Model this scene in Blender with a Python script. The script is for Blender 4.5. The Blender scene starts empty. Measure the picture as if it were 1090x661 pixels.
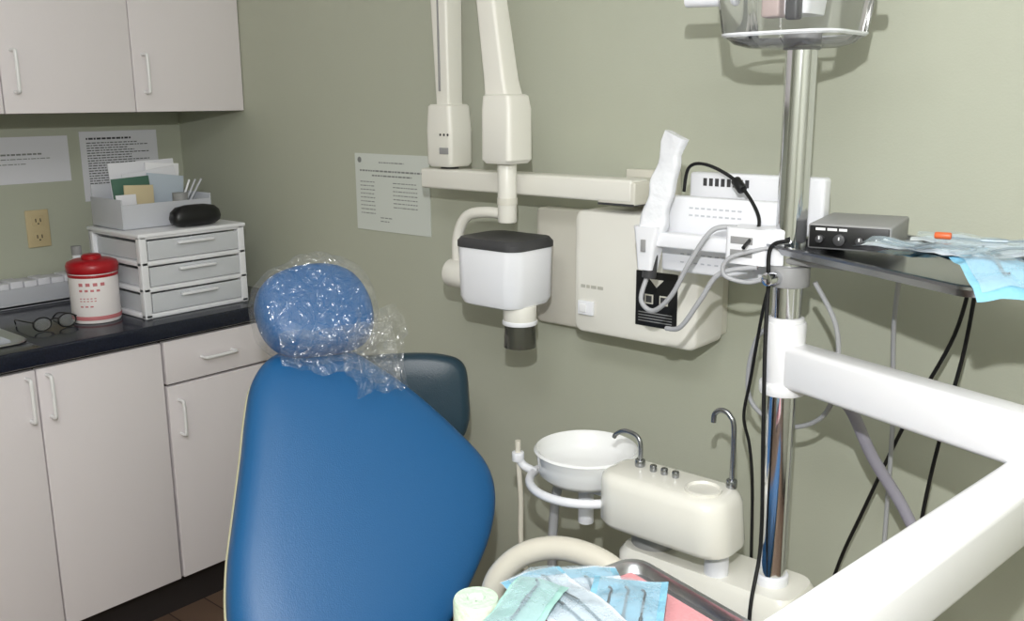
import bpy, bmesh, math, random
from mathutils import Vector, Matrix, noise
random.seed(4)
S=bpy.context.scene
S.view_settings.view_transform='Standard'
S.view_settings.look='None'
S.view_settings.exposure=0.0

# ---------------------------------------------------------------- materials
def lin(c):
    return tuple((v/255/12.92 if v/255<=.04045 else ((v/255+.055)/1.055)**2.4) for v in c)
MATS={}
def mat(name,col,rough=.5,metal=0,bump=0,bscale=60,alpha=1,trans=0,var=0,vscale=8,coat=0,spec=.5):
    if name in MATS: return MATS[name]
    m=bpy.data.materials.new(name);m.use_nodes=True
    nt=m.node_tree;b=nt.nodes["Principled BSDF"]
    c=lin(col)
    b.inputs["Base Color"].default_value=(*c,1)
    b.inputs["Roughness"].default_value=rough
    b.inputs["Metallic"].default_value=metal
    b.inputs["Alpha"].default_value=alpha
    b.inputs["Transmission Weight"].default_value=trans
    b.inputs["Coat Weight"].default_value=coat
    b.inputs["Specular IOR Level"].default_value=spec
    tc=nt.nodes.new("ShaderNodeTexCoord")
    if bump:
        n=nt.nodes.new("ShaderNodeTexNoise");n.inputs["Scale"].default_value=bscale;n.inputs["Detail"].default_value=3
        nt.links.new(tc.outputs["Object"],n.inputs["Vector"])
        bp=nt.nodes.new("ShaderNodeBump");bp.inputs["Strength"].default_value=bump;bp.inputs["Distance"].default_value=.01
        nt.links.new(n.outputs["Fac"],bp.inputs["Height"]);nt.links.new(bp.outputs["Normal"],b.inputs["Normal"])
    if var:
        n=nt.nodes.new("ShaderNodeTexNoise");n.inputs["Scale"].default_value=vscale;n.inputs["Detail"].default_value=4
        nt.links.new(tc.outputs["Object"],n.inputs["Vector"])
        r=nt.nodes.new("ShaderNodeValToRGB")
        r.color_ramp.elements[0].position=.3;r.color_ramp.elements[1].position=.7
        r.color_ramp.elements[0].color=(*[v*(1-var) for v in c],1)
        r.color_ramp.elements[1].color=(*[min(1,v*(1+var)) for v in c],1)
        nt.links.new(n.outputs["Fac"],r.inputs["Fac"]);nt.links.new(r.outputs["Color"],b.inputs["Base Color"])
    MATS[name]=m
    return m
def clearmat(name,haze=.04,rough=.06,bump=0,bscale=20,ior=1.5,tint=(1,1,1),const=None):
    """thin clear plastic: transparent + gloss + a little diffuse haze"""
    m=bpy.data.materials.new(name);m.use_nodes=True;nt=m.node_tree;nt.nodes.clear();N_=nt.nodes.new;L_=nt.links.new
    out=N_("ShaderNodeOutputMaterial");tr=N_("ShaderNodeBsdfTransparent");gl=N_("ShaderNodeBsdfGlossy");df=N_("ShaderNodeBsdfDiffuse")
    tr.inputs[0].default_value=(*tint,1);gl.inputs["Roughness"].default_value=rough;df.inputs[0].default_value=(.88,.91,.95,1)
    mh=N_("ShaderNodeMixShader");mh.inputs[0].default_value=haze;L_(tr.outputs[0],mh.inputs[1]);L_(df.outputs[0],mh.inputs[2])
    mg=N_("ShaderNodeMixShader")
    if const is None:
        fr=N_("ShaderNodeFresnel");fr.inputs["IOR"].default_value=ior;L_(fr.outputs[0],mg.inputs[0])
    else: mg.inputs[0].default_value=const
    L_(mh.outputs[0],mg.inputs[1]);L_(gl.outputs[0],mg.inputs[2]);L_(mg.outputs[0],out.inputs[0])
    if bump:
        tc=N_("ShaderNodeTexCoord");n=N_("ShaderNodeTexNoise");n.inputs["Scale"].default_value=bscale;n.inputs["Detail"].default_value=2;n.inputs["Distortion"].default_value=1.5
        L_(tc.outputs["Object"],n.inputs["Vector"]);bp=N_("ShaderNodeBump");bp.inputs["Strength"].default_value=bump;bp.inputs["Distance"].default_value=.03
        L_(n.outputs["Fac"],bp.inputs["Height"]);L_(bp.outputs["Normal"],gl.inputs["Normal"])
    return m
M_wall=mat("wall_paint_sage",(186,189,172),.6,bump=.06,bscale=220,var=.02,vscale=3)
M_ceil=mat("ceiling_paint",(225,225,224),.9,bump=.2,bscale=80)
M_cab=mat("cabinet_laminate",(233,227,229),.42,bump=.03,bscale=150)
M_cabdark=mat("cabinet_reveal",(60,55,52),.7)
M_kick=mat("toe_kick_vinyl",(45,40,40),.6)
M_counter=mat("counter_laminate_navy",(30,34,48),.2,var=.25,vscale=180)
M_cream=mat("xray_cream_enamel",(232,230,221),.35)
M_cream2=mat("xray_cream_panel",(217,214,202),.42)
M_white=mat("white_enamel",(240,240,241),.3,coat=.2)
M_wplast=mat("white_plastic",(238,239,243),.35)
M_ivory=mat("cuspidor_ivory",(238,236,226),.22,coat=.4)
M_bowl=mat("bowl_porcelain",(244,245,244),.12,coat=.6)
M_blue=mat("chair_vinyl_blue",(32,93,145),.40,bump=.08,bscale=420,spec=.4)
M_blue2=mat("headrest_vinyl_blue",(24,94,154),.4,bump=.05,bscale=400)
M_teal=mat("stool_vinyl_teal",(40,64,78),.35,bump=.1,bscale=350)
M_shell=mat("chair_shell_cream",(205,202,170),.4)
M_arm=mat("armrest_beige",(222,217,202),.4)
M_chrome=mat("chrome",(225,226,230),.10,metal=1)
M_steel=mat("brushed_steel",(200,202,206),.28,metal=1,bump=.03,bscale=300)
M_dsteel=mat("faucet_steel",(165,167,171),.25,metal=1)
M_tool=mat("instrument_steel",(150,160,168),.35,metal=.7)
M_black=mat("black_plastic",(18,18,20),.4)
M_dgrey=mat("dark_grey_plastic",(62,62,64),.45)
M_grey=mat("grey_plastic",(150,150,150),.5)
M_lgrey=mat("light_grey_hose",(172,173,176),.5)
M_pgrey=mat("purple_grey_hose",(158,155,168),.5)
M_cable=mat("black_cable",(15,15,16),.5)
M_paper=mat("paper_white",(228,228,234),.8)
M_paper2=mat("certificate_paper",(214,219,212),.75)
M_ink=mat("printed_ink",(135,138,136),.8)
M_inkb=mat("dark_ink",(70,70,76),.8)
M_red=mat("red_plastic",(172,24,34),.35)
M_label=mat("wipes_label",(240,234,234),.45)
M_outlet=mat("outlet_almond",(206,188,148),.4)
M_clear=clearmat("clear_plastic",.06,.05)
M_film=clearmat("plastic_wrap",.045,.14,bump=1.0,bscale=24,const=.11)
M_drawer=mat("translucent_drawer",(238,241,246),.2,alpha=.62)
M_bin=mat("grey_bin_plastic",(196,198,205),.35)
M_pblue=mat("pouch_blue_film",(140,200,226),.2,bump=.5,bscale=40,coat=.4)
M_pfilm=mat("pouch_clear_film",(205,228,240),.15,bump=.5,bscale=45,coat=.4,alpha=.35)
M_pwhite=mat("pouch_paper",(226,234,242),.4,bump=.3,bscale=40,coat=.3)
M_pgreen=mat("pouch_green_edge",(170,214,205),.5)
M_pink=mat("tray_liner_pink",(240,168,172),.75,bump=.15,bscale=200)
M_green=mat("gauze_roll_mint",(205,228,205),.85,bump=.3,bscale=120)
M_sleeve=mat("barrier_sleeve",(236,238,242),.3,bump=.5,bscale=35,alpha=.95)
M_dcone=mat("dark_cone",(66,66,58),.15,alpha=.95,coat=.4)
M_green2=mat("booklet_green",(72,108,92),.6)
M_tan=mat("booklet_tan",(205,190,155),.7)
M_orange=mat("orange_plastic",(210,100,55),.4)
M_emit=bpy.data.materials.new("fill_panel_glow");M_emit.use_nodes=True  # glowing face of the added overhead fill panel
_b=M_emit.node_tree.nodes["Principled BSDF"];_b.inputs["Emission Color"].default_value=(1,.99,.98,1);_b.inputs["Emission Strength"].default_value=1.5

def wood_floor():
    m=bpy.data.materials.new("floor_vinyl_plank");m.use_nodes=True
    nt=m.node_tree;b=nt.nodes["Principled BSDF"]
    tc=nt.nodes.new("ShaderNodeTexCoord");br=nt.nodes.new("ShaderNodeTexBrick")
    nt.links.new(tc.outputs["Object"],br.inputs["Vector"])
    br.inputs["Scale"].default_value=1;br.inputs["Brick Width"].default_value=.9;br.inputs["Row Height"].default_value=.12
    br.inputs["Mortar Size"].default_value=.002
    br.inputs["Color1"].default_value=(*lin((132,108,91)),1);br.inputs["Color2"].default_value=(*lin((112,90,76)),1)
    br.inputs["Mortar"].default_value=(*lin((50,38,30)),1)
    nt.links.new(br.outputs["Color"],b.inputs["Base Color"]);b.inputs["Roughness"].default_value=.45
    return m
M_floor=wood_floor()

# ---------------------------------------------------------------- helpers
def group(name,loc):
    e=bpy.data.objects.new(name,None);e.empty_display_size=.05;e.location=loc
    S.collection.objects.link(e);return e
def link(me,name,m,parent,smooth=True,ang=40):
    ob=bpy.data.objects.new(name,me);S.collection.objects.link(ob)
    if m is not None: me.materials.append(m)
    if smooth:
        for p in me.polygons:p.use_smooth=True
        try: me.set_sharp_from_angle(angle=math.radians(ang))
        except Exception: pass
    if parent is not None:
        ob.parent=parent;ob.matrix_parent_inverse=Matrix.Translation(-Vector(parent.location))
    return ob
def obox(name,c,size,m,parent=None,rot=None,bevel=.003,seg=3):
    bm=bmesh.new();bmesh.ops.create_cube(bm,size=1)
    for v in bm.verts:v.co=Vector((v.co.x*size[0],v.co.y*size[1],v.co.z*size[2]))
    if bevel>0:
        bmesh.ops.bevel(bm,geom=list(bm.edges),offset=min(bevel,min(size)*.48),segments=seg,affect='EDGES',profile=.5)
    R=rot if rot is not None else Matrix.Identity(3)
    if isinstance(R,(int,float)): R=Matrix.Rotation(R,3,'Z')
    for v in bm.verts:v.co=R@v.co+Vector(c)
    bmesh.ops.recalc_face_normals(bm,faces=bm.faces)
    me=bpy.data.meshes.new(name);bm.to_mesh(me);bm.free()
    return link(me,name,m,parent)
def box(name,x0,x1,y0,y1,z0,z1,m,parent=None,bevel=.003,seg=3):
    return obox(name,((x0+x1)/2,(y0+y1)/2,(z0+z1)/2),(abs(x1-x0),abs(y1-y0),abs(z1-z0)),m,parent,None,bevel,seg)
def frame(d):
    d=Vector(d).normalized();up=Vector((0,0,1)) if abs(d.z)<.95 else Vector((0,1,0))
    s=d.cross(up).normalized();u=s.cross(d).normalized();return d,s,u
def beam(name,p0,p1,w,h,m,parent,bevel=.006):
    p0=Vector(p0);p1=Vector(p1);d,s,u=frame(p1-p0)
    R=Matrix((d,s,u)).transposed()
    return obox(name,(p0+p1)/2,((p1-p0).length,w,h),m,parent,R,bevel)
def loft(name,secs,m,parent,cap=True,ang=40):
    bm=bmesh.new();rings=[[bm.verts.new(Vector(p)) for p in s] for s in secs]
    n=len(rings[0])
    for a,b in zip(rings,rings[1:]):
        for i in range(n):
            try: bm.faces.new((a[i],a[(i+1)%n],b[(i+1)%n],b[i]))
            except ValueError: pass
    if cap:
        bm.faces.new(rings[0][::-1]);bm.faces.new(rings[-1])
    bmesh.ops.recalc_face_normals(bm,faces=bm.faces)
    me=bpy.data.meshes.new(name);bm.to_mesh(me);bm.free()
    return link(me,name,m,parent,ang=ang)
def rrect(cx,cy,w,d,r,n=5,rot=0):
    pts=[]
    for sx,sy,a0 in((1,1,0),(-1,1,90),(-1,-1,180),(1,-1,270)):
        for k in range(n+1):
            a=math.radians(a0+90*k/n)
            pts.append((sx*(w/2-r)+r*math.cos(a),sy*(d/2-r)+r*math.sin(a)))
    c,s=math.cos(rot),math.sin(rot)
    return [(cx+x*c-y*s,cy+x*s+y*c) for x,y in pts]
def rprism(name,secs,m,parent,r=.02,rot=0,ang=40):
    return loft(name,[[(x,y,q[2]) for x,y in rrect(q[0],q[1],q[3],q[4],q[5] if len(q)>5 else r,5,rot)] for q in secs],m,parent,ang=ang)
def catmull(pts,n=8,closed=False):
    P=[Vector(p) for p in pts];out=[];N=len(P)
    rng=range(N if closed else N-1)
    for i in rng:
        if closed: a,b,c,d=P[(i-1)%N],P[i],P[(i+1)%N],P[(i+2)%N]
        else: a,b,c,d=P[max(i-1,0)],P[i],P[i+1],P[min(i+2,N-1)]
        for k in range(n):
            t=k/n
            out.append(.5*((2*b)+(c-a)*t+(2*a-5*b+4*c-d)*t*t+(3*b-a-3*c+d)*t**3))
    if not closed: out.append(P[-1])
    return out
def tube(name,pts,r,m,parent,n=10,smooth=8,r1=None,sy=1):
    P=catmull(pts,smooth) if smooth>1 and len(pts)>2 else [Vector(p) for p in pts]
    secs=[];prev=None
    for i,p in enumerate(P):
        d=(P[min(i+1,len(P)-1)]-P[max(i-1,0)]).normalized()
        if prev is None: _,s,u=frame(d)
        else:
            s=(prev-d*prev.dot(d)).normalized();u=s.cross(d).normalized()
        prev=s
        rr=r if r1 is None else r+(r1-r)*i/(len(P)-1)
        secs.append([p+s*rr*math.cos(2*math.pi*k/n)+u*rr*sy*math.sin(2*math.pi*k/n) for k in range(n)])
    return loft(name,secs,m,parent,ang=60)
def cyl(name,p0,p1,r,m,parent,r1=None,n=32,bev=.0):
    p0=Vector(p0);p1=Vector(p1);d,s,u=frame(p1-p0);r1=r if r1 is None else r1
    L=(p1-p0).length;bev=min(bev,L*.4)
    st=[(0,r)] if not bev else [(0,r-bev),(bev*.3,r-bev*.3),(bev,r)]
    en=[(L,r1)] if not bev else [(L-bev,r1),(L-bev*.3,r1-bev*.3),(L,r1-bev)]
    return loft(name,[[p0+d*a+s*q*math.cos(2*math.pi*k/n)+u*q*math.sin(2*math.pi*k/n) for k in range(n)] for a,q in st+en],m,parent)
def lathe(name,prof,c,m,parent,n=48,cap=False,ang=50,sx=1,sy=1):
    c=Vector(c)
    return loft(name,[[c+Vector((max(r,1e-4)*sx*math.cos(2*math.pi*k/n),max(r,1e-4)*sy*math.sin(2*math.pi*k/n),z)) for k in range(n)] for r,z in prof],m,parent,cap=cap,ang=ang)
def pad(name,outline,P0,W,Uc,N,prof,m,parent,sm=6,disp=None,bow=0):
    o=catmull([(a,b,0) for a,b in outline],sm,True)
    cx=sum(p.x for p in o)/len(o);cy=sum(p.y for p in o)/len(o)
    secs=[]
    for s,h in prof:
        ring=[]
        for p in o:
            x=cx+(p.x-cx)*s;y=cy+(p.y-cy)*s
            q=P0+W*x+Uc*y+N*(h-bow*(x*x))
            if disp:q=disp(q,x,y,s)
            ring.append(q)
        secs.append(ring)
    return loft(name,secs,m,parent,ang=80)
def rects(name,quads,m,parent):
    bm=bmesh.new()
    for q in quads: bm.faces.new([bm.verts.new(Vector(p)) for p in q])
    me=bpy.data.meshes.new(name);bm.to_mesh(me);bm.free()
    return link(me,name,m,parent,smooth=False)
def textlines(name,org,ax,ay,lines,m,parent):
    org=Vector(org);ax=Vector(ax);ay=Vector(ay);q=[]
    for y,x0,x1,h in lines:
        x=x0
        while x<x1-.002:
            w=min(random.uniform(.005,.016),x1-x)
            q.append([org+ax*a+ay*b for a,b in((x,y),(x,y+h),(x+w,y+h),(x+w,y))]);x+=w+.003
    return rects(name,q,m,parent)
def hardware_handle(name,p,axis,L,out,m,parent):
    p=Vector(p);a=Vector(axis);o=Vector(out)
    tube(name,[p-a*L/2,p-a*L/2+o*.8,p-a*L*.38+o,p+a*L*.38+o,p+a*L/2+o*.8,p+a*L/2],.0048,m,parent,n=8,smooth=5)

# ---------------------------------------------------------------- room
RX,RY,RZ=4.3,-3.3,2.5
box("floor",-.1,RX+.1,RY-.1,.1,-.1,0,M_floor,bevel=0)
box("ceiling",-.1,RX+.1,RY-.1,.1,RZ,RZ+.1,M_ceil,bevel=0)
box("wall_back",-.1,RX+.1,0,.1,0,RZ,M_wall,bevel=0)
box("wall_left",-.1,0,RY,0,0,RZ,M_wall,bevel=0)
box("wall_right",RX,RX+.1,RY,0,0,RZ,M_wall,bevel=0)
box("wall_front",-.1,RX+.1,RY-.1,RY,0,RZ,M_wall,bevel=0)
box("baseboard_back",.64,RX,-.012,0,0,.1,M_kick,bevel=.002)
box("baseboard_right",RX-.012,RX,RY,-.012,0,.1,M_kick,bevel=.002)

# ---------------------------------------------------------------- base cabinets
g=group("base_cabinet",(.3,-1,0))
XB=.022
box("carcass_right",XB,.598,-.76,-.001,.14,.868,M_cab,g,bevel=0)
box("carcass_sink",XB,.598,-1.26,-.76,.14,.765,M_cab,g,bevel=0)
box("carcass_left",XB,.598,-2.6,-1.26,.14,.868,M_cab,g,bevel=0)
box("front_rail",.56,.598,-1.26,-.76,.765,.868,M_cab,g,bevel=0)
box("toe_kick",XB,.53,-2.6,-.001,0,.14,M_kick,g,bevel=0)
def door(y0,y1,z0,z1,nm):
    box(nm,.599,.620,y0+.002,y1-.002,z0,z1,M_cab,g,bevel=.002)
door(-.47,-.02,.735,.858,"drawer_front");door(-.47,-.02,.146,.728,"door_a")
door(-.815,-.475,.146,.858,"door_b");door(-1.16,-.815,.146,.858,"door_c")
door(-1.5,-1.165,.146,.858,"door_d");door(-1.85,-1.5,.146,.858,"door_e")
box("reveal",.5975,.6,-2.6,-.005,.15,.86,M_cabdark,g,bevel=0)
hardware_handle("handle_drawer",(.62,-.305,.795),(0,1,0),.10,(.028,0,0),M_white,g)
hardware_handle("handle_a",(.62,-.438,.635),(0,0,1),.10,(.028,0,0),M_white,g)
hardware_handle("handle_b",(.62,-.79,.785),(0,0,1),.11,(.028,0,0),M_white,g)
hardware_handle("handle_c",(.62,-.84,.785),(0,0,1),.11,(.028,0,0),M_white,g)
hardware_handle("handle_d",(.62,-1.48,.785),(0,0,1),.11,(.028,0,0),M_white,g)
g=group("countertop",(.3,-1,.9))
SY0,SY1,SX0,SX1=-1.22,-.80,.14,.54
box("slab_right",0,.638,SY1,-.001,.87,.915,M_counter,g,bevel=.006)
box("slab_left",0,.638,-2.6,SY0,.87,.915,M_counter,g,bevel=.006)
box("slab_front",SX1,.638,SY0-.01,SY1+.01,.87,.915,M_counter,g,bevel=.006)
box("slab_rear",0,SX0,SY0,SY1,.87,.915,M_counter,g,bevel=0)
g=group("sink",((SX0+SX1)/2,-1,.9))
cx,cy=(SX0+SX1)/2,(SY0+SY1)/2
loft("basin",[[(x,y,z) for x,y in rrect(cx,cy,w,d,.05)] for z,w,d in((.916,.43,.45),(.9195,.425,.445),(.919,.40,.42),(.912,.375,.395),(.79,.35,.37),(.775,.30,.32))],M_steel,g,cap=False)
rects("basin_bottom",[[(cx-.15,cy-.16,.776),(cx+.15,cy-.16,.776),(cx+.15,cy+.16,.776),(cx-.15,cy+.16,.776)]],M_steel,g)
tube("faucet",[(.09,cy,.915),(.09,cy,1.1),(.14,cy,1.17),(.22,cy,1.16),(.25,cy,1.10)],.011,M_chrome,g)

# upper cabinets
g=group("upper_cabinet",(.2,-.7,1.9))
UZ=1.484
box("carcass",0,.372,-2.16,-.001,UZ,2.25,M_cab,g,bevel=0)
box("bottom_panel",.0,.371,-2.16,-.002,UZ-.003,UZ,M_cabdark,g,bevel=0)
for i in range(6):
    y1=-.003-.36*i
    box("door_%d"%i,.373,.392,y1-.357,y1,UZ-.002,2.25,M_cab,g,bevel=.002)
    hardware_handle("handle_%d"%i,(.392,y1-.327,1.59),(0,0,1),.105,(.028,0,0),M_white,g)
box("crown",0,.40,-2.17,-.001,2.25,2.5,M_cab,g,bevel=0)

# papers on walls
g=group("wall_certificate",(1.06,0,1.26))
box("sheet",.915,1.212,-.003,-.0005,1.152,1.366,M_paper2,g,bevel=0)
L=[(.022,.10,.20,.003),(.045,.02,.28,.0045),(.058,.07,.23,.004)]
L+=[(.077+.011*i,.02,.08,.0025) for i in range(9)]
L+=[(.077+.011*i,.155,.25,.0025) for i in range(7)]+[(.175,.10,.15,.0025),(.185,.10,.14,.0025)]
textlines("print",(.915,-.0036,1.366),(1,0,0),(0,0,-1),L,M_ink,g)
cyl("seal",(.935,-.0036,1.348),(.935,-.0038,1.348),.008,M_ink,g)
g=group("wall_notice",(0,-.5,1.34))
box("sheet",.0005,.003,-.67,-.39,1.27,1.41,M_paper,g,bevel=0)
textlines("print",(.0036,-.67,1.41),(0,1,0),(0,0,-1),[(.05,.03,.2,.005),(.065,.03,.22,.0025),(.08,.03,.15,.0025)],M_ink,g)
g=group("wall_notice",(0,-.2,1.3))
box("sheet",.0005,.003,-.352,-.09,1.20,1.42,M_paper,g,bevel=0)
textlines("print",(.0036,-.352,1.42),(0,1,0),(0,0,-1),[(.02,.02,.17,.006)]+[(.035+.008*i,.02,.19+.04*math.sin(i*2),.0028) for i in range(18)],M_inkb,g)
g=group("wall_outlet",(0,-.51,1.13))
box("plate",.0005,.007,-.545,-.475,1.073,1.188,M_outlet,g,bevel=.003)
for z in(1.105,1.155):
    box("socket",.007,.0095,-.527,-.493,z-.015,z+.015,M_outlet,g,bevel=.001)
    for y in(-.517,-.503): box("slot",.0095,.0098,y-.0015,y+.0015,z-.004,z+.007,M_black,g,bevel=0)
    cyl("ground_hole",(.0095,-.51,z-.009),(.0098,-.51,z-.009),.0025,M_black,g,n=12)

# ---------------------------------------------------------------- counter items
CT=.9155
g=group("plastic_drawer_organizer",(.41,-.31,CT))
x0,x1,y0,y1,z0,z1=.27,.56,-.48,-.145,CT,1.152
for x in(x0,x1-.022):
    for y in(y0,y1-.022): box("post",x,x+.022,y,y+.022,z0,z1,M_wplast,g,bevel=.003)
for i in range(4):
    z=z0+(z1-z0-.014)*i/3
    box("shelf",x0,x1,y0,y1,z,z+.014,M_wplast,g,bevel=.004)
box("top_lid",x0-.004,x1+.004,y0-.004,y1+.004,z1-.008,z1+.004,M_wplast,g,bevel=.004)
box("back_panel",x0,x0+.006,y0,y1,z0,z1,M_wplast,g,bevel=0)
dz=(z1-z0-.014)/3
for i in range(3):
    a=z0+dz*i+.016;b=a+dz-.02
    box("drawer_front",x1-.006,x1,y0+.024,y1-.024,a,b,M_drawer,g,bevel=.002)
    box("drawer_lip",x1,x1+.016,y0+.11,y1-.11,b-.016,b-.008,M_wplast,g,bevel=.003)
    box("drawer_side_l",x0+.01,x1-.01,y0+.012,y0+.015,a,b-.006,M_drawer,g,bevel=0)
    box("drawer_side_r",x0+.01,x1-.01,y1-.015,y1-.012,a,b-.006,M_drawer,g,bevel=0)
    box("drawer_base",x0+.01,x1-.01,y0+.014,y1-.014,a,a+.003,M_drawer,g,bevel=0)
    if i<2:
        for k in range(3): box("contents",x1-.13,x1-.012,y0+.05+.085*k,y0+.12+.085*k,a+.003,a+.03+.008*(k%2),M_paper,g,bevel=.003)
    else:
        for k in range(5): box("contents",x1-.12,x1-.03,y0+.045+.05*k,y0+.075+.05*k,a+.003,a+.012,M_grey if k%2 else M_paper,g,bevel=.002)
g=group("letter_bin",(.36,-.33,1.158))
bz=1.157
for nm,a in(("front",(.455,.459,-.465,-.19,bz,bz+.07)),("back",(.28,.284,-.465,-.19,bz,bz+.12)),("left",(.28,.459,-.469,-.465,bz,bz+.085)),("right",(.28,.459,-.19,-.186,bz,bz+.085)),("base",(.28,.459,-.469,-.186,bz,bz+.004))):
    box(nm,*a,M_bin,g,bevel=.001)
def lean(nm,x,y0,y1,z0,z1,dx,m,tilt=0):
    c=((x)+dx/2,(y0+y1)/2,(z0+z1)/2);h=math.hypot(z1-z0,dx)
    return obox(nm,c,(.004,y1-y0,h),m,g,Matrix.Rotation(tilt,3,'X')@Matrix.Rotation(math.atan2(dx,z1-z0),3,'Y'),.0008)
lean("paper_stack",.30,-.41,-.20,bz+.01,bz+.180,-.012,M_paper,.03)
lean("paper_folder",.315,-.31,-.20,bz+.01,bz+.172,-.012,mat("folder_white",(240,240,244),.6),-.08)
lean("envelope",.33,-.38,-.21,bz+.01,bz+.155,-.01,M_paper,.12)
lean("flyer",.35,-.33,-.21,bz+.01,bz+.14,-.01,mat("flyer_blue",(185,196,208),.6),-.14)
lean("booklet_green",.38,-.445,-.33,bz+.01,bz+.140,-.01,M_green2,.04)
lean("booklet_tan",.40,-.425,-.335,bz+.01,bz+.118,-.008,M_tan,-.05)
lean("card",.42,-.46,-.40,bz+.01,bz+.095,-.006,M_paper)
cyl("pen_cup",(.43,-.27,bz+.005),(.43,-.27,bz+.09),.022,M_grey,g,n=24)
for k in range(3): cyl("pen",(.43,-.275+.01*k,bz+.04),(.42,-.23+.02*k,bz+.125),.003,M_bin if k else M_wplast,g,n=8)
g=group("eyeglass_case",(.51,-.27,1.18))
pr=[(.3,-.0),(.75,.003),(.95,.012),(1,.024),(.94,.042),(.75,.055),(.4,.060),(.05,.061)]
pad("case",[(-.075,-.02),(-.05,-.032),(0,-.036),(.05,-.032),(.08,-.012),(.08,.012),(.05,.03),(0,.034),(-.05,.03),(-.075,.014)],Vector((.51,-.275,1.157)),Vector((0,1,0)),Vector((-1,0,0)),Vector((0,0,1)),pr,M_black,g)
g=group("disinfectant_wipes_canister",(.44,-.56,CT))
c=(.44,-.56,CT)
M_lred=mat("label_red_print",(200,120,124),.6)
lathe("tub",[(.05,0),(.062,.001),(.064,.006),(.064,.135),(.062,.14)],c,M_label,g)
lathe("label_band_low",[(.0648,.010),(.0652,.011),(.0652,.020),(.0648,.021)],c,M_lred,g)
lathe("label_band_top",[(.0648,.127),(.0652,.128),(.0652,.134),(.0648,.135)],c,M_red,g)
lathe("lid",[(.066,.138),(.068,.140),(.068,.158),(.064,.166),(.05,.172),(.03,.174),(.001,.174)],c,M_red,g)
lathe("flip_cap",[(.026,.174),(.026,.182),(.02,.186),(.001,.186)],c,M_red,g)
q=[]
for k,(zz0,hh,wd,nn) in enumerate(((.105,.009,10,4),(.090,.006,8,4),(.070,.0025,5,5),(.063,.0025,5,5),(.047,.004,7,3))):
    for j in range(nn):
        a=math.radians(-62+wd*1.7*j);b=a+math.radians(wd);zz=CT+zz0;R_=.0645
        q.append([(.44+R_*math.cos(a),-.56+R_*math.sin(a),zz),(.44+R_*math.cos(b),-.56+R_*math.sin(b),zz),(.44+R_*math.cos(b),-.56+R_*math.sin(b),zz+hh),(.44+R_*math.cos(a),-.56+R_*math.sin(a),zz+hh)])
rects("label_print",q,M_lred,g)
g=group("soap_bottle",(.27,-.55,CT))
lathe("bottle",[(.001,0),(.028,0),(.03,.005),(.03,.13),(.02,.15),(.012,.155),(.012,.18),(.001,.18)],(.29,-.53,CT),M_wplast,g)
lathe("cap",[(.014,.165),(.014,.19),(.001,.19)],(.29,-.53,CT),M_grey,g)
g=group("safety_glasses",(.47,-.69,CT))
gc=Vector((.47,-.69,CT+.02))
for s in(-1,1):
    pts=[gc+Vector((.0,.033*s+.024*math.cos(a),.018*math.sin(a))) for a in [i*math.pi/6 for i in range(13)]]
    tube("rim",pts,.002,M_black,g,n=6,smooth=3)
    tube("temple",[gc+Vector((0,.058*s,.008)),gc+Vector((-.05,.062*s,.006)),gc+Vector((-.11,.058*s,-.0)),gc+Vector((-.13,.05*s,-.016))],.002,M_black,g,n=6)
    pad("lens",[(.02*math.cos(a),.016*math.sin(a)) for a in [i*math.pi/4 for i in range(8)]],gc+Vector((0,.033*s,0)),Vector((0,1,0)),Vector((0,0,1)),Vector((1,0,0)),[(1,-.0005),(1,.0005),(.1,.001)],M_clear,g)
tube("bridge",[gc+Vector((0,-.01,.008)),gc+Vector((0,0,.011)),gc+Vector((0,.01,.008))],.002,M_black,g,n=6)
g=group("supply_tray",(.1,-.6,CT))
box("tray_body",.02,.118,-.78,-.44,CT,CT+.012,M_bin,g,bevel=.003)
box("tray_front",.112,.118,-.78,-.44,CT,CT+.06,M_bin,g,bevel=.002)
for k in range(8): box("gauze_packet",.03,.105,-.77+.04*k,-.734+.04*k,CT+.012,CT+.075+.003*(k%2),M_paper,g,bevel=.002)

# ---------------------------------------------------------------- x-ray unit
g=group("xray_control_box",(1.85,-.07,1.14))
rw=lambda x0,x1,z0,z1,y0,y1,nm,m,r=.02:loft(nm,[[(x,y,z) for x,z in rrect((x0+x1)/2,(z0+z1)/2,(x1-x0)*s,(z1-z0)*t,r)] for y,s,t in((y0,1,1),(y1+.006,1,1),(y1+.002,.985,.985),(y1,.965,.965))],m,g)
rw(1.60,1.84,.985,1.262,-.001,-.035,"mount_plate",M_cream2,.012)
rw(1.792,2.095,1.012,1.278,-.035,-.14,"housing",M_cream,.018)
rw(1.80,2.09,1.02,1.27,-.002,-.036,"housing_back",M_cream2,.012)
box("keypad",1.952,2.050,-.1425,-.139,1.05,1.165,M_black,g,bevel=.001)
for bx in(1.985,2.02): box("key",bx-.010,bx+.010,-.144,-.1425,1.098,1.118,M_cream2,g,bevel=.0005);box("key_face",bx-.007,bx+.007,-.1445,-.144,1.101,1.115,M_dgrey,g,bevel=0)
rects("keypad_triangle",[[(1.985,-.1428,1.150),(2.002,-.1428,1.133),(2.019,-.1428,1.150)]],M_cream2,g)
rects("keypad_lines",[[(1.96,-.1428,1.06+.006*k),(2.04,-.1428,1.06+.006*k),(2.04,-.1428,1.062+.006*k),(1.96,-.1428,1.062+.006*k)] for k in range(4)],M_grey,g)
box("power_switch",1.806,1.846,-.147,-.139,1.052,1.083,M_wplast,g,bevel=.002)
box("switch_rocker",1.812,1.830,-.150,-.146,1.058,1.077,M_white,g,bevel=.002)
textlines("maker_plate",(1.80,-.1406,1.118),(1,0,0),(0,0,-1),[(0,.01,.07,.007)],mat("emboss_grey",(185,183,172),.5),g)
g=group("xray_arm",(1.6,-.15,1.6))
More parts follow.
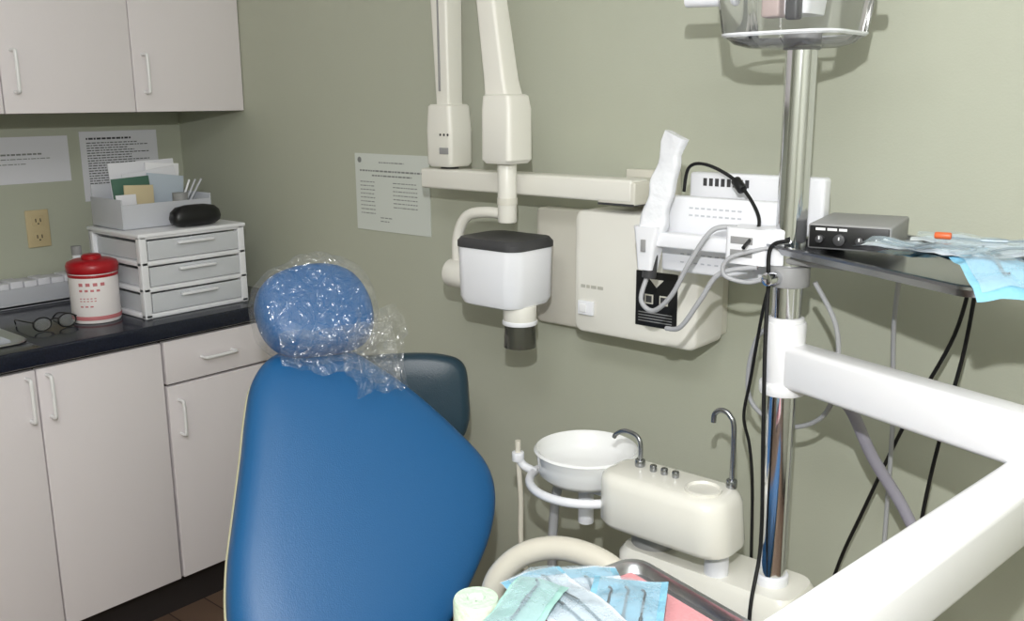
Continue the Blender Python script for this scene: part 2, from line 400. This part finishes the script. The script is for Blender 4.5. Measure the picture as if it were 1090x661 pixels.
box("wall_bracket",1.86,1.952,-.154,-.001,1.297,1.344,M_cream2,g,bevel=.004)
box("bracket_gap",1.862,1.950,-.1545,-.09,1.2955,1.300,M_dgrey,g,bevel=0)
box("wall_bracket_plate",1.84,1.97,-.02,-.0005,1.27,1.36,M_cream2,g,bevel=.004)
box("extension_bar",1.335,1.945,-.155,-.092,1.302,1.349,M_cream,g,bevel=.006)
cyl("pivot_pin",(1.402,-.12,1.34),(1.402,-.12,1.37),.022,M_dgrey,g)
rprism("pivot_cover",[(1.402,-.12,1.355,.07,.07,.01),(1.402,-.12,1.363,.082,.08,.012),(1.402,-.12,1.44,.084,.08,.012),(1.402,-.12,1.495,.076,.076,.012),(1.402,-.12,1.50,.066,.066,.01)],M_cream,g)
box("cover_slot",1.408,1.436,-.1615,-.159,1.385,1.40,M_grey,g,bevel=.0005)
for dx in(0,.012,.024): cyl("cover_hole",(1.412+dx,-.1605,1.43),(1.412+dx,-.1612,1.43),.003,M_dgrey,g,n=12)
rprism("arm_lower",[(1.405,-.12,1.495,.042,.05,.006),(1.40,-.12,1.75,.054,.058,.008),(1.395,-.12,2.15,.056,.06,.008)],M_cream,g)
box("arm_seam",1.399,1.403,-.1505,-.147,1.53,2.1,M_grey,g,bevel=0)
rprism("arm_upper",[(1.647,-.2,1.505,.066,.062,.008),(1.638,-.2,1.55,.058,.056,.008),(1.612,-.2,1.72,.052,.05,.008),(1.545,-.2,2.16,.052,.05,.008)],M_cream,g)
tube("elbow",[(1.395,-.12,2.12),(1.41,-.13,2.19),(1.47,-.16,2.23),(1.53,-.19,2.2),(1.548,-.2,2.12)],.036,M_cream,g,n=16)
rprism("knuckle_cover",[(1.652,-.2,1.375,.07,.07,.01),(1.652,-.2,1.383,.084,.082,.012),(1.652,-.2,1.49,.084,.08,.012),(1.650,-.2,1.517,.078,.074,.012),(1.650,-.2,1.521,.066,.064,.01)],M_cream,g)
cyl("yoke_post",(1.652,-.2,1.38),(1.652,-.2,1.245),.021,M_cream,g,bev=.004)
cyl("yoke_collar",(1.652,-.2,1.30),(1.652,-.2,1.285),.0225,M_cream2,g)
tube("yoke",[(1.66,-.2,1.262),(1.59,-.2,1.264),(1.53,-.2,1.25),(1.50,-.2,1.20),(1.498,-.2,1.13)],.0125,M_cream,g,n=16)
cyl("yoke_pivot",(1.475,-.2,1.115),(1.535,-.2,1.115),.034,M_cream,g,bev=.006)
g=group("xray_tube_head",(1.65,-.2,1.13))
hx=1.645
rprism("body",[(hx,-.2,1.062,.13,.11,.03),(hx,-.2,1.068,.165,.138,.035),(hx,-.2,1.082,.178,.148,.035),(hx,-.2,1.195,.182,.152,.035),(hx,-.2,1.200,.176,.146,.035)],M_wplast,g)
rprism("top_cap",[(hx,-.2,1.194,.185,.155,.035),(hx,-.2,1.206,.185,.155,.035),(hx,-.2,1.215,.172,.142,.033),(hx,-.2,1.218,.12,.1,.03)],M_dgrey,g)
cx_=hx+.054;cy_=-.215
cyl("collar",(cx_,cy_,1.07),(cx_,cy_,1.032),.037,M_cream,g,bev=.003)
cyl("collar_ring",(cx_,cy_,1.036),(cx_,cy_,1.026),.039,M_wplast,g,bev=.002)
lathe("cone",[(.033,1.028),(.034,1.024),(.036,.975),(.0335,.975),(.032,1.02)],(cx_,cy_,0),M_dcone,g)

# ---------------------------------------------------------------- dental chair
chair=group("dental_chair",(1.7,-.7,0))
P0=Vector((1.60,-.655,.86));W=Vector((.39,.92,0)).normalized();Uc=Vector((-.56,.235,.795)).normalized();N=W.cross(Uc).normalized()
D=Vector((.92,-.39,0)).normalized()
out=[(-.02,.215),(-.09,.20),(-.135,.155),(-.16,.09),(-.185,0),(-.215,-.1),(-.243,-.197),(-.258,-.293),(-.25,-.38),(-.19,-.45),(-.05,-.475),(.07,-.44),(.14,-.385),(.21,-.314),(.268,-.24),(.300,-.165),(.297,-.095),(.250,-.012),(.185,.078),(.118,.150),(.055,.20)]
prof=[(.02,-.04),(.9,-.04),(.97,-.034),(1,-.018),(1.0,-.004),(.985,.012),(.955,.022),(.90,.03),(.8,.036),(.6,.040),(.35,.042),(.02,.043)]
pad("back_cushion",out,P0-N*.02,W,Uc,N,prof,M_blue,chair)
prof2=[(.02,-.06),(.8,-.055),(.95,-.035),(.995,-.012),(1.0,.0),(.98,.004),(.02,.004)]
pad("back_shell",out,P0-N*.058-W*.002,W,Uc,N,prof2,M_shell,chair)
hc=P0+Uc*.266+N*.03
ho=[(-.104,-.055),(-.116,.0),(-.108,.045),(-.078,.076),(-.02,.095),(.045,.094),(.094,.068),(.118,.01),(.112,-.055),(.075,-.090),(.0,-.096),(-.065,-.088)]
hprof=[(.05,-.045),(.7,-.043),(.92,-.03),(1,-.006),(.998,.012),(.965,.032),(.90,.044),(.78,.052),(.5,.057),(.05,.059)]
pad("headrest_cushion",ho,hc,W,Uc,N,hprof,M_blue2,chair)
beam("headrest_stem",P0+Uc*.1-N*.07,P0+Uc*.27-N*.03,.06,.015,M_steel,chair)
def ridge(q,s):
    return 1-2*abs(noise.noise(q*s))
def crumple(q,k=1.0):
    n=noise.noise_vector(q*12);m2=noise.noise_vector(q*30+Vector((5,2,1)))
    r=ridge(q+Vector((9,9,9)),16)*.010+ridge(q+Vector((2,7,4)),34)*.005
    return n*.010*k+m2*.006*k+(N*.8+Vector((.2,-.2,0)))*(r-.004)*k
def dsp(q,x,y,s):
    low=max(0,-y*8)
    return q+crumple(q,.9+.5*low)
pad("headrest_plastic_cover",[(a*1.06,b*1.08+.002) for a,b in ho],hc,W,Uc,N,[(.1,-.060),(.4,-.062),(.7,-.062),(.88,-.055),(.96,-.042),(1.01,-.020),(1.02,-.004),(1.01,.012),(.99,.032),(.95,.050),(.90,.062),(.82,.070),(.72,.074),(.6,.077),(.48,.078),(.36,.079),(.24,.079),(.1,.079)],M_film,chair,disp=dsp,sm=14)
def sheet(name,f,nu,nv,m,parent,thick=0):
    bm=bmesh.new();vs=[[bm.verts.new(f(i/nu,j/nv)) for i in range(nu+1)] for j in range(nv+1)]
    for j in range(nv):
        for i in range(nu): bm.faces.new((vs[j][i],vs[j][i+1],vs[j+1][i+1],vs[j+1][i]))
    bmesh.ops.recalc_face_normals(bm,faces=bm.faces)
    me=bpy.data.meshes.new(name);bm.to_mesh(me);bm.free()
    return link(me,name,m,parent,ang=85)
def skirt(a,b):
    x=-.095+.235*a;y=-.065-b*(.055+.085*a)
    q=hc+W*x+Uc*y+N*(.058-.028*b+.008*math.sin(a*11+b*3))
    return q+crumple(q,1.8)*min(1,.3+b)
sheet("plastic_cover_skirt",skirt,80,34,M_film,chair)
def skirt2(a,b):
    x=.045+.115*a-.015*b;y=-.03-b*.175
    q=hc+W*x+Uc*y+N*(.05-.018*b+.010*math.sin(a*9+b*6))
    return q+crumple(q+Vector((.1,.2,.3)),2.2)
sheet("plastic_cover_tail",skirt2,44,50,M_film,chair)
def skirt3(a,b):
    x=.0+.10*a;y=.080+b*.045*math.sin(a*3.1)
    q=hc+W*x+Uc*y+N*(.02-.03*b)
    return q+crumple(q+Vector((.4,.2,.3)),1.7)
sheet("plastic_cover_peak",skirt3,34,18,M_film,chair)
# seat, base
sc=P0-Uc*.40+D*.27;sc.z=.47
so=[(-.26,-.27),(-.27,0),(-.25,.3),(-.22,.7),(-.19,1.0),(-.12,1.08),(.12,1.08),(.19,1.0),(.22,.7),(.25,.3),(.27,0),(.26,-.27),(0,-.30)]
pad("seat_cushion",so,sc,W,D,Vector((0,0,1)),[(.02,-.05),(.9,-.05),(1,-.02),(1,.015),(.97,.035),(.9,.045),(.6,.05),(.02,.05)],M_blue,chair)
pad("seat_shell",so,sc-Vector((0,0,.06)),W,D,Vector((0,0,1)),[(.02,-.04),(.85,-.04),(.98,-.01),(1.0,.01),(.02,.01)],M_shell,chair)
rot=math.atan2(D.y,D.x)
bc=sc+D*.15
rprism("lift_column",[(bc.x,bc.y,.06,.34,.24),(bc.x,bc.y,.2,.26,.2),(bc.x,bc.y,.38,.3,.24)],M_shell,chair,.04,rot)
bc=sc+D*.25
rprism("base_plate",[(bc.x,bc.y,.0,.95,.46),(bc.x,bc.y,.045,.95,.46),(bc.x,bc.y,.065,.88,.40)],M_shell,chair,.08,rot)
# curved arm rest, rooted under the seat edge
tube("armrest_left",[(1.92,-.62,.44),(1.945,-.615,.55),(1.955,-.61,.62),(1.97,-.60,.672),(2.005,-.575,.714),(2.06,-.55,.735),(2.13,-.54,.738),(2.19,-.54,.722),(2.215,-.545,.682)],.021,M_arm,chair,n=16)

# ---------------------------------------------------------------- dental stool
g=group("dental_stool",(1.36,-.22,0))
Sn=Vector((.70,-.71,0)).normalized();Sw=Vector((.71,.70,0)).normalized();Su=(Vector((0,0,1))-Sn*.12).normalized()
sp=Vector((1.425,-.325,.830))
so2=[(-.16,-.06),(-.155,.05),(-.12,.092),(0,.103),(.10,.098),(.150,.072),(.160,.0),(.158,-.07),(.125,-.112),(0,-.122),(-.12,-.10)]
pad("backrest",so2,sp,Sw,Su,Su.cross(Sw) if Su.cross(Sw).dot(Sn)>0 else -Su.cross(Sw),[(.02,-.03),(.85,-.03),(.97,-.02),(1,0),(.98,.016),(.93,.024),(.85,.028),(.5,.032),(.02,.033)],M_teal,g)
tube("back_bar",[(1.38,-.32,.83),(1.35,-.28,.78),(1.31,-.25,.6),(1.31,-.24,.47)],.014,M_dgrey,g)
lathe("seat",[(.001,.44),(.14,.44),(.165,.455),(.168,.48),(.155,.5),(.1,.51),(.001,.512)],(1.27,-.26,0),M_teal,g,cap=False)
cyl("gas_lift",(1.27,-.26,.08),(1.27,-.26,.44),.022,M_chrome,g)
for k in range(5):
    a=k*2*math.pi/5+.3;e=Vector((1.27+.2*math.cos(a),-.26+.2*math.sin(a),.065))
    beam("leg",(1.27,-.26,.09),e,.03,.02,M_black,g)
    cyl("caster",e+Vector((0,-.012,-.04)),e+Vector((0,.012,-.04)),.025,M_black,g,n=20)

# ---------------------------------------------------------------- pole unit
PX,PY=2.352,-.30
g=group("equipment_pole",(PX,PY,.6))
cyl("pole",(PX,PY,.66),(PX,PY,1.60),.0245,M_chrome,g)
cyl("clamp_ring",(PX,PY,1.205),(PX,PY,1.24),.034,M_grey,g,bev=.003)
cyl("clamp_knob",(PX-.005,PY-.03,1.222),(PX-.012,PY-.06,1.222),.011,M_chrome,g,bev=.003)
cyl("collar",(PX,PY,1.035),(PX,PY,1.145),.034,M_white,g,bev=.003)
cyl("collar_lower",(PX,PY,1.02),(PX,PY,1.04),.039,M_white,g,bev=.003)
cyl("collar_upper",(PX,PY,1.14),(PX,PY,1.152),.030,M_white,g,bev=.002)
rprism("base_beam",[(2.238,-.30,.60,.36,.13),(2.238,-.30,.655,.36,.13),(2.238,-.30,.668,.345,.115)],M_ivory,g,.03)
cyl("pole_socket",(PX,PY,.665),(PX,PY,.685),.030,M_wplast,g,bev=.003)
cyl("swivel_disc",(2.11,-.30,.665),(2.11,-.30,.69),.045,M_grey,g,bev=.003)
rprism("floor_pillar",[(2.20,-.27,0,.24,.2),(2.20,-.27,.04,.22,.18),(2.20,-.27,.6,.18,.12)],M_ivory,g,.03)

g=group("delivery_arm",(2.6,-.5,1.06))
A0=Vector((2.37,-.305,1.072));A1=Vector((2.83,-.468,1.072))
beam("arm_first",A0,A1,.052,.074,M_white,g,.010)
beam("arm_second",(2.776,-.40,1.007),(2.676,-1.18,1.007),.062,.078,M_white,g,.010)
cyl("wrist_joint",(2.68,-1.13,.80),(2.68,-1.13,1.055),.03,M_white,g,bev=.004)
beam("tray_bracket",(2.69,-1.13,.81),(2.42,-.93,.81),.045,.022,M_white,g,.005)

# cuspidor
g=group("cuspidor",(2.1,-.33,.7))
bx,by=1.945,-.30
lathe("bowl",[(.001,.755),(.06,.756),(.085,.760),(.098,.773),(.103,.811),(.107,.818),(.103,.822),(.097,.818),(.092,.798),(.080,.780),(.05,.773),(.001,.770)],(bx,by,0),M_bowl,g)
tube("support_ring",[Vector((bx+.116*math.cos(a),by+.116*math.sin(a),.750)) for a in [math.radians(x) for x in range(150,381,20)]],.009,M_wplast,g,n=10,smooth=3)
cyl("bowl_drain",(bx,by,.66),(bx,by,.757),.016,M_wplast,g)
box("bowl_bracket",bx,2.06,by-.02,by+.02,.735,.752,M_wplast,g,bevel=.004)
def body(z,grow,sh=0):
    return [(x+sh,y,z) for x,y in rrect(2.165,-.335,.272+grow,.135+grow,.05+grow/2,7)]
loft("body",[body(.715,-.03,.004),body(.721,-.01,.004),body(.73,0),body(.802,-.006,-.004),body(.814,-.014,-.006),body(.821,-.030,-.006),body(.8235,-.05,-.006)],M_ivory,g)
lathe("cup_rest",[(.033,.8235),(.034,.829),(.030,.8295),(.027,.825),(.001,.8245)],(2.235,-.345,0),M_ivory,g)
tube("bowl_rinse_spout",[(2.085,-.32,.823),(2.085,-.32,.868),(2.072,-.318,.883),(2.045,-.315,.884),(2.025,-.312,.873),(2.018,-.31,.864)],.0045,M_dsteel,g)
cyl("spout_base",(2.085,-.32,.823),(2.085,-.32,.838),.010,M_dsteel,g,bev=.003)
tube("cup_filler",[(2.267,-.30,.821),(2.267,-.30,.930),(2.258,-.30,.957),(2.242,-.30,.964),(2.228,-.30,.955),(2.226,-.30,.938)],.0048,M_dsteel,g)
cyl("filler_base",(2.267,-.30,.822),(2.267,-.30,.839),.010,M_dsteel,g,bev=.003)
for k in range(3): cyl("button",(2.118+.024*k,-.325,.823),(2.118+.024*k,-.325,.836),.0068,M_dsteel,g,bev=.002,n=16)
cyl("neck",(2.262,-.335,.668),(2.262,-.335,.718),.022,M_wplast,g)
tube("hanger",[(1.84,-.33,.750),(1.81,-.335,.758),(1.800,-.34,.773)],.009,M_wplast,g)
cyl("hanger_clip",(1.797,-.34,.768),(1.797,-.34,.788),.013,M_wplast,g,bev=.002)
cyl("saliva_valve",(1.797,-.34,.785),(1.797,-.34,.813),.006,M_arm,g)
tube("saliva_hose",[(1.797,-.34,.775),(1.80,-.335,.68),(1.80,-.33,.55),(1.84,-.31,.42),(1.98,-.30,.34),(2.12,-.29,.4)],.006,M_arm,g)
tube("drain_hose",[(1.88,-.30,.75),(1.87,-.31,.66),(1.87,-.31,.5),(1.93,-.3,.36),(2.12,-.29,.35)],.010,M_lgrey,g)

# dental light head
g=group("dental_light",(PX,PY,1.65))
LX=2.338
def shell(nm,secs,m):
    return loft(nm,[[(x,y,q[2]) for x,y in rrect(q[0],q[1],q[3],q[4],q[5],5)] for q in secs],m,g,cap=False)
shell("clear_shield",[(LX,PY,1.585,.02,.02,.009),(LX,PY,1.586,.12,.11,.03),(LX,PY,1.592,.165,.145,.04),(LX,PY,1.608,.195,.178,.045),(LX,PY,1.66,.207,.19,.045),(LX,PY,1.78,.212,.195,.045)],M_clear)
shell("shield_rib",[(LX,PY,1.602,.190,.172,.045),(LX,PY,1.605,.196,.178,.045),(LX,PY,1.608,.196,.178,.045)],M_sleeve)
cyl("mount_boss",(PX,PY,1.582),(PX,PY,1.612),.029,M_grey,g,bev=.003)
rprism("lamp_body",[(LX,PY,1.635,.07,.08,.015),(LX,PY,1.72,.09,.09,.015),(LX,PY,1.76,.11,.10,.015)],M_wplast,g)
box("lamp_socket",LX-.03,LX+.0,PY-.06,PY-.03,1.63,1.70,mat("socket_pink",(200,180,175),.5),g,bevel=.004)
box("lamp_clip",LX+.01,LX+.03,PY-.062,PY-.04,1.625,1.69,M_dgrey,g,bevel=.004)
cyl("yoke_bar",(LX-.19,PY-.01,1.670),(LX-.10,PY,1.668),.012,M_wplast,g,bev=.002)
cyl("yoke_bar_r",(LX+.10,PY,1.666),(LX+.14,PY,1.666),.012,M_wplast,g,bev=.002)
rprism("top_housing",[(LX,PY,1.78,.22,.2,.05),(LX,PY,1.85,.2,.18,.05),(LX,PY,1.88,.12,.1,.04)],M_white,g)
cyl("light_drop",(LX,PY,1.87),(LX,PY,2.5),.02,M_white,g)

# routers
g=group("network_router",(2.22,-.18,1.33))
box("rear_case",2.105,2.365,-.205,-.175,1.278,1.376,M_wplast,g,bevel=.006)
for k in range(8): box("vent",2.135+.012*k,2.142+.012*k,-.2065,-.2045,1.352,1.366,M_dgrey,g,bevel=0)
for k in range(8): box("led_strip",2.17+.016*k,2.181+.016*k,-.2065,-.2045,1.322,1.326,M_grey,g,bevel=0)
box("bracket",2.2,2.36,-.234,-.205,1.279,1.295,M_wplast,g,bevel=.003)
g=group("wireless_access_point",(2.2,-.245,1.26))
box("front_case",2.083,2.322,-.262,-.2352,1.196,1.336,M_wplast,g,bevel=.006)
for zz in(1.315,1.302):
    for k in range(9): box("vent",2.14+.012*k,2.147+.012*k,-.2632,-.2615,zz,zz+.003,M_bin,g,bevel=0)
for zz in(1.245,1.23,1.215):
    for k in range(11): box("vent",2.125+.014*k,2.132+.014*k,-.2632,-.2615,zz,zz+.0025,M_bin,g,bevel=0)

# holster and wrapped handpiece
g=group("handpiece_holder",(2.25,-.3,1.26))
beam("holder_arm",(2.32,-.30,1.262),(2.105,-.305,1.262),.03,.026,M_wplast,g,.004)
rprism("holder_block",[(2.288,-.305,1.238,.075,.06,.008),(2.288,-.305,1.298,.075,.06,.008)],M_wplast,g)
box("block_slot",2.262,2.302,-.3362,-.334,1.25,1.262,M_grey,g,bevel=.0005)
box("block_slot_b",2.262,2.302,-.3362,-.334,1.272,1.284,M_grey,g,bevel=.0005)
cyl("block_hub",(2.335,-.30,1.24),(2.335,-.30,1.30),.03,M_wplast,g,bev=.003)
rprism("holster",[(2.085,-.31,1.205,.03,.03,.006),(2.088,-.31,1.25,.04,.04,.008),(2.09,-.31,1.285,.052,.045,.008)],M_wplast,g)
box("holster_mark",2.083,2.093,-.334,-.331,1.24,1.262,M_grey,g,bevel=.001)
g=group("air_water_syringe",(2.11,-.31,1.35))
cyl("syringe_body",(2.088,-.31,1.19),(2.10,-.31,1.32),.013,M_dgrey,g)
secs=[]
for k in range(19):
    t=k/18;z=1.27+.178*t;cxx=2.09+.046*t
    w=.050-.010*t+.003*math.sin(t*14);d=.030-.012*t
    if t>.85: w*=1.1
    secs.append([(x,y,z+(x-cxx)*(-.35 if t>.8 else 0)) for (x,y) in rrect(cxx+.002*math.sin(t*20),-.31,w,d,min(w,d)*.3,4,.25*math.sin(t*5))])
loft("barrier_sleeve",secs,M_sleeve,g)

g=group("syringe_hose",(2.2,-.3,1.2))
tube("hose",[(2.26,-.31,1.295),(2.225,-.33,1.29),(2.19,-.34,1.235),(2.155,-.34,1.17),(2.115,-.335,1.135),(2.085,-.33,1.15),(2.085,-.312,1.19)],.0045,M_lgrey,g)
tube("hose_b",[(2.31,-.33,1.235),(2.25,-.345,1.22),(2.215,-.345,1.17),(2.175,-.34,1.115),(2.14,-.33,1.105)],.0045,M_lgrey,g)
tube("hose_c",[(2.33,-.33,1.27),(2.27,-.35,1.25),(2.26,-.35,1.22),(2.30,-.34,1.21),(2.34,-.335,1.225)],.0038,M_lgrey,g)
g=group("power_cable",(2.2,-.2,1.3))
tube("cable",[(2.10,-.215,1.34),(2.112,-.22,1.385),(2.15,-.225,1.392),(2.21,-.235,1.37),(2.26,-.26,1.335),(2.29,-.29,1.30),(2.298,-.36,1.27)],.0032,M_cable,g)
cyl("plug",(2.215,-.236,1.368),(2.235,-.246,1.352),.009,M_black,g,bev=.002)
g=group("power_cable",(2.3,-.2,.8))
tube("cable_down",[(2.318,-.29,1.215),(2.30,-.28,1.15),(2.27,-.25,1.02),(2.255,-.24,.94),(2.262,-.225,.88),(2.272,-.225,.80),(2.275,-.22,.65),(2.27,-.19,.4),(2.3,-.1,.05),(2.4,-.04,.02)],.003,M_cable,g)
g=group("power_cable",(2.35,-.33,.8))
tube("cable_pole",[(2.365,-.335,1.285),(2.335,-.338,1.27),(2.332,-.332,1.2),(2.335,-.338,1.1),(2.34,-.338,.95),(2.345,-.335,.75),(2.35,-.375,.62),(2.36,-.36,.4),(2.4,-.15,.1),(2.5,-.04,.02)],.0034,M_cable,g)
g=group("water_line_hose",(2.35,-.2,1))
tube("loop",[(2.385,-.27,1.21),(2.42,-.25,1.13),(2.42,-.24,1.02),(2.385,-.22,.955),(2.32,-.22,.93),(2.265,-.23,.965),(2.26,-.24,1.03),(2.285,-.26,1.10),(2.325,-.28,1.13)],.0043,M_lgrey,g)
g=group("delivery_unit_hose",(2.5,-.2,.8))
tube("hose",[(2.43,-.29,1.03),(2.44,-.22,.99),(2.475,-.19,.90),(2.53,-.16,.80),(2.57,-.15,.70),(2.58,-.15,.5),(2.55,-.12,.2),(2.5,-.06,.05)],.0105,M_pgrey,g,n=12)
g=group("wall_cable_bundle",(2.5,-.1,.9))
tube("cable_a",[(2.60,-.16,1.255),(2.57,-.12,1.12),(2.50,-.10,.95),(2.43,-.08,.75),(2.38,-.06,.60),(2.34,-.05,.4),(2.32,-.03,.05)],.0035,M_cable,g)
tube("cable_b",[(2.61,-.17,1.255),(2.59,-.13,1.1),(2.565,-.12,.95),(2.545,-.11,.80),(2.53,-.1,.6),(2.5,-.06,.3),(2.45,-.03,.05)],.0035,M_cable,g)
tube("cable_c",[(2.50,-.2,1.25),(2.47,-.12,1.12),(2.475,-.10,.95),(2.478,-.1,.8),(2.475,-.09,.6),(2.45,-.05,.3),(2.4,-.03,.05)],.0042,M_lgrey,g)

# ---------------------------------------------------------------- tray on pole
g=group("instrument_tray",(2.55,-.28,1.26))
a=Vector((.36,-.19,0)).normalized();b=Vector((.19,.36,0)).normalized();rt=math.atan2(a.y,a.x)
T0=Vector((2.315,-.315,0));tl,tw=.42,.27
tcn=T0+a*tl/2+b*tw/2
def trayloft(name,c,l,w,z,r,m,parent,rot,h=.014,lip=.010):
    return loft(name,[[(x,y,zz) for x,y in rrect(c.x,c.y,l+gr,w+gr,r,5,rot)] for zz,gr in((z,-.03),(z,-.012),(z+h*.6,-.002),(z+h,0),(z+h,lip*2),(z+h-.004,lip*2),(z+h-.004,.004),(z-.003,-.012),(z-.003,-.03))],m,parent)
trayloft("tray",tcn,tl,tw,1.262,.025,M_dsteel,g,rt)
beam("tray_support",(PX,PY,1.25),tcn+Vector((0,0,1.25)),.05,.014,M_grey,g)
g=group("pulp_tester",(2.45,-.27,1.29))
dd=Vector((.12,.02,0)).normalized();de=Vector((-.02,.12,0)).normalized()
dR=math.atan2(dd.y,dd.x)
dc=Vector((2.395,-.335,0))+dd*.062+de*.085
obox("case",(dc.x,dc.y,1.296),(.125,.165,.040),M_grey,g,dR,.004)
fc=dc-de*.0835
obox("front_panel",(fc.x,fc.y,1.296),(.119,.003,.034),M_black,g,dR,.001)
for k,r_ in((-.042,.006),(-.012,.009),(.018,.006),(.043,.008)):
    p=fc+dd*k+Vector((0,0,1.293));cyl("knob",p,p-de*.012,r_,M_dgrey,g,bev=.001,n=20);p2=p-de*.0122
    rects("knob_mark",[[p2+dd*-.001+Vector((0,0,0)),p2+dd*.001,p2+dd*.001+Vector((0,0,.005)),p2+dd*-.001+Vector((0,0,.005))]],M_white,g)
textlines("panel_print",(fc-de*.002-dd*.05+Vector((0,0,1.310))),dd,(0,0,-1),[(0,.0,.05,.004)],M_white,g)

def pouch(name,c,L,Wd,rot,pitch,m1,seed,roll=0,tools=1,curl=.0,droop=0,wr=1):
    g=group(name,c)
    R=Matrix.Rotation(rot,3,'Z')@Matrix.Rotation(pitch,3,'Y')@Matrix.Rotation(roll,3,'X')
    C=Vector(c);sv=Vector((seed*3.1,seed*1.7,0))
    def hh(x,y): return .006*wr*noise.noise(Vector((x*15,y*15,0))+sv)+.0035*wr*ridge(Vector((x,y,seed)),22)-droop*max(0,(x/L-.1)*2.5)**2
    def f(off,sx=1,sy=1,ox=0):
        def ff(u,v):
            x=(u-.5)*L*sx+ox;y=(v-.5)*Wd*sy
            z=off+hh(x,y)
            if off>.003: z+=.004*(1-abs(v-.5)*2)
            return C+R@Vector((x,y,z))
        return ff
    sheet("paper_back",f(0),36,20,m1,g)
    sheet("film_front",f(.0045,.93,.82,.0),36,20,M_pfilm,g)
    if m1 is M_pwhite: sheet("seal_strip",f(.0012,.10,1.0,L*.43),6,20,M_pblue,g)
    for k in range(tools):
        y=(k-(tools-1)/2)*Wd*.22
        pts=[C+R@Vector((t*L*.8,y,.0050+hh(t*L*.8,y))) for t in(-.45,-.3,-.1,.1,.3,.42)]
        tube("instrument_%d"%k,pts+[pts[-1]+R@Vector((.006,.005,.001))],.0019,M_tool,g,n=6,smooth=3)
        cyl("instrument_grip_%d"%k,pts[2],pts[3],.003,M_tool,g,n=10)
    return g
zt=1.288
pouch("sterilization_pouch",(2.655,-.375,zt),.25,.09,-.25,0,M_pblue,1,tools=2,wr=1.3)
pouch("sterilization_pouch",(2.655,-.29,zt+.010),.22,.09,.25,0.02,M_pwhite,2,tools=1,wr=1.3)
pouch("sterilization_pouch",(2.675,-.43,zt+.010),.21,.085,-.95,.0,M_pblue,3,tools=1,droop=.035,wr=1.4)
pouch("sterilization_pouch",(2.60,-.405,zt+.012),.19,.08,-.25,-.03,M_pwhite,5,tools=2,wr=1.3)
pouch("sterilization_pouch",(2.74,-.38,zt+.018),.20,.08,.6,-.02,M_pwhite,11,tools=1,wr=1.3)
g=group("orange_burr_cap",(2.61,-.375,zt+.03));cyl("cap",(2.60,-.385,zt+.032),(2.622,-.382,zt+.032),.005,M_orange,g,n=16,bev=.002)

# ---------------------------------------------------------------- foreground tray
g=group("delivery_tray",(2.34,-.9,.85))
la=Vector((-.26,-.965,0)).normalized();lb=Vector((.965,-.26,0)).normalized()
K=Vector((2.305,-.675,0));tl,tw=.46,.28
tcn=K+la*tl/2+lb*tw/2
trayloft("tray",tcn,tl,tw,.832,.03,M_steel,g,math.atan2(la.y,la.x),h=.014,lip=.007)
obox("liner",(tcn.x,tcn.y,.8355),(tl-.04,tw-.03,.002),M_pink,g,math.atan2(la.y,la.x),.0005)
pouch("sterilization_pouch",(2.35,-.85,.853),.23,.12,2.4,0,M_pwhite,6,tools=2)
pouch("sterilization_pouch",(2.415,-.875,.865),.24,.10,2.05,-.03,M_pblue,7,tools=3)
pouch("sterilization_pouch",(2.335,-.885,.873),.20,.09,2.75,.05,M_pwhite,8,tools=2)
pouch("sterilization_pouch",(2.31,-.935,.885),.14,.07,1.9,.02,M_pgreen,9,tools=1)
g=group("gauze_roll",(2.25,-.955,.84))
lathe("roll",[(.008,.835),(.027,.835),(.0295,.839),(.0295,.883),(.028,.887),(.012,.887),(.010,.882),(.004,.882),(.001,.882)],(2.25,-.962,0),M_green,g)

# ---------------------------------------------------------------- lights
def area(name,loc,sx,sy,p,col=(1,1,1),rot=(0,0,0)):
    l=bpy.data.lights.new(name,'AREA');l.shape='RECTANGLE';l.size=sx;l.size_y=sy;l.energy=p;l.color=col
    o=bpy.data.objects.new(name,l);o.location=loc;o.rotation_euler=rot;S.collection.objects.link(o);return o
g=group("ambient_fill_panel",(2.9,-2.0,2.48))  # added panel, out of view overhead, goes with the ambient fill
box("frame",2.28,3.52,-2.32,-1.68,2.47,2.4995,M_white,g,bevel=.004)
box("fill_panel_face",2.31,3.49,-2.29,-1.71,2.466,2.472,M_emit,g,bevel=0)
area("ambient_fill",(2.9,-2.0,2.46),1.15,.55,16,(1,1,1))  # added area light, fills the room with ambient light from above
l=bpy.data.lights.new("camera_flash",'POINT');l.energy=74;l.shadow_soft_size=.014;l.color=(.99,.99,1)
o=bpy.data.objects.new("camera_flash",l);o.location=(2.995,-1.79,1.80);S.collection.objects.link(o)
w=bpy.data.worlds.new("world");S.world=w;w.use_nodes=True
w.node_tree.nodes["Background"].inputs[0].default_value=(.6,.62,.6,1);w.node_tree.nodes["Background"].inputs[1].default_value=.2

# ---------------------------------------------------------------- camera
pt,yw,rl=.22,.7066,-.0069
F=Vector((-math.cos(pt)*math.sin(yw),math.cos(pt)*math.cos(yw),-math.sin(pt)))
R=Vector((math.cos(yw),math.sin(yw),0));U=R.cross(F)
R2=R*math.cos(rl)+U*math.sin(rl);U2=-R*math.sin(rl)+U*math.cos(rl)
cd=bpy.data.cameras.new("camera");cd.sensor_width=36;cd.lens=36*1002.06/1090;cd.clip_start=.02
co=bpy.data.objects.new("camera",cd);S.collection.objects.link(co)
co.matrix_world=Matrix.Translation((2.999,-1.7645,1.5087))@Matrix((R2,U2,-F)).transposed().to_4x4()
S.camera=co
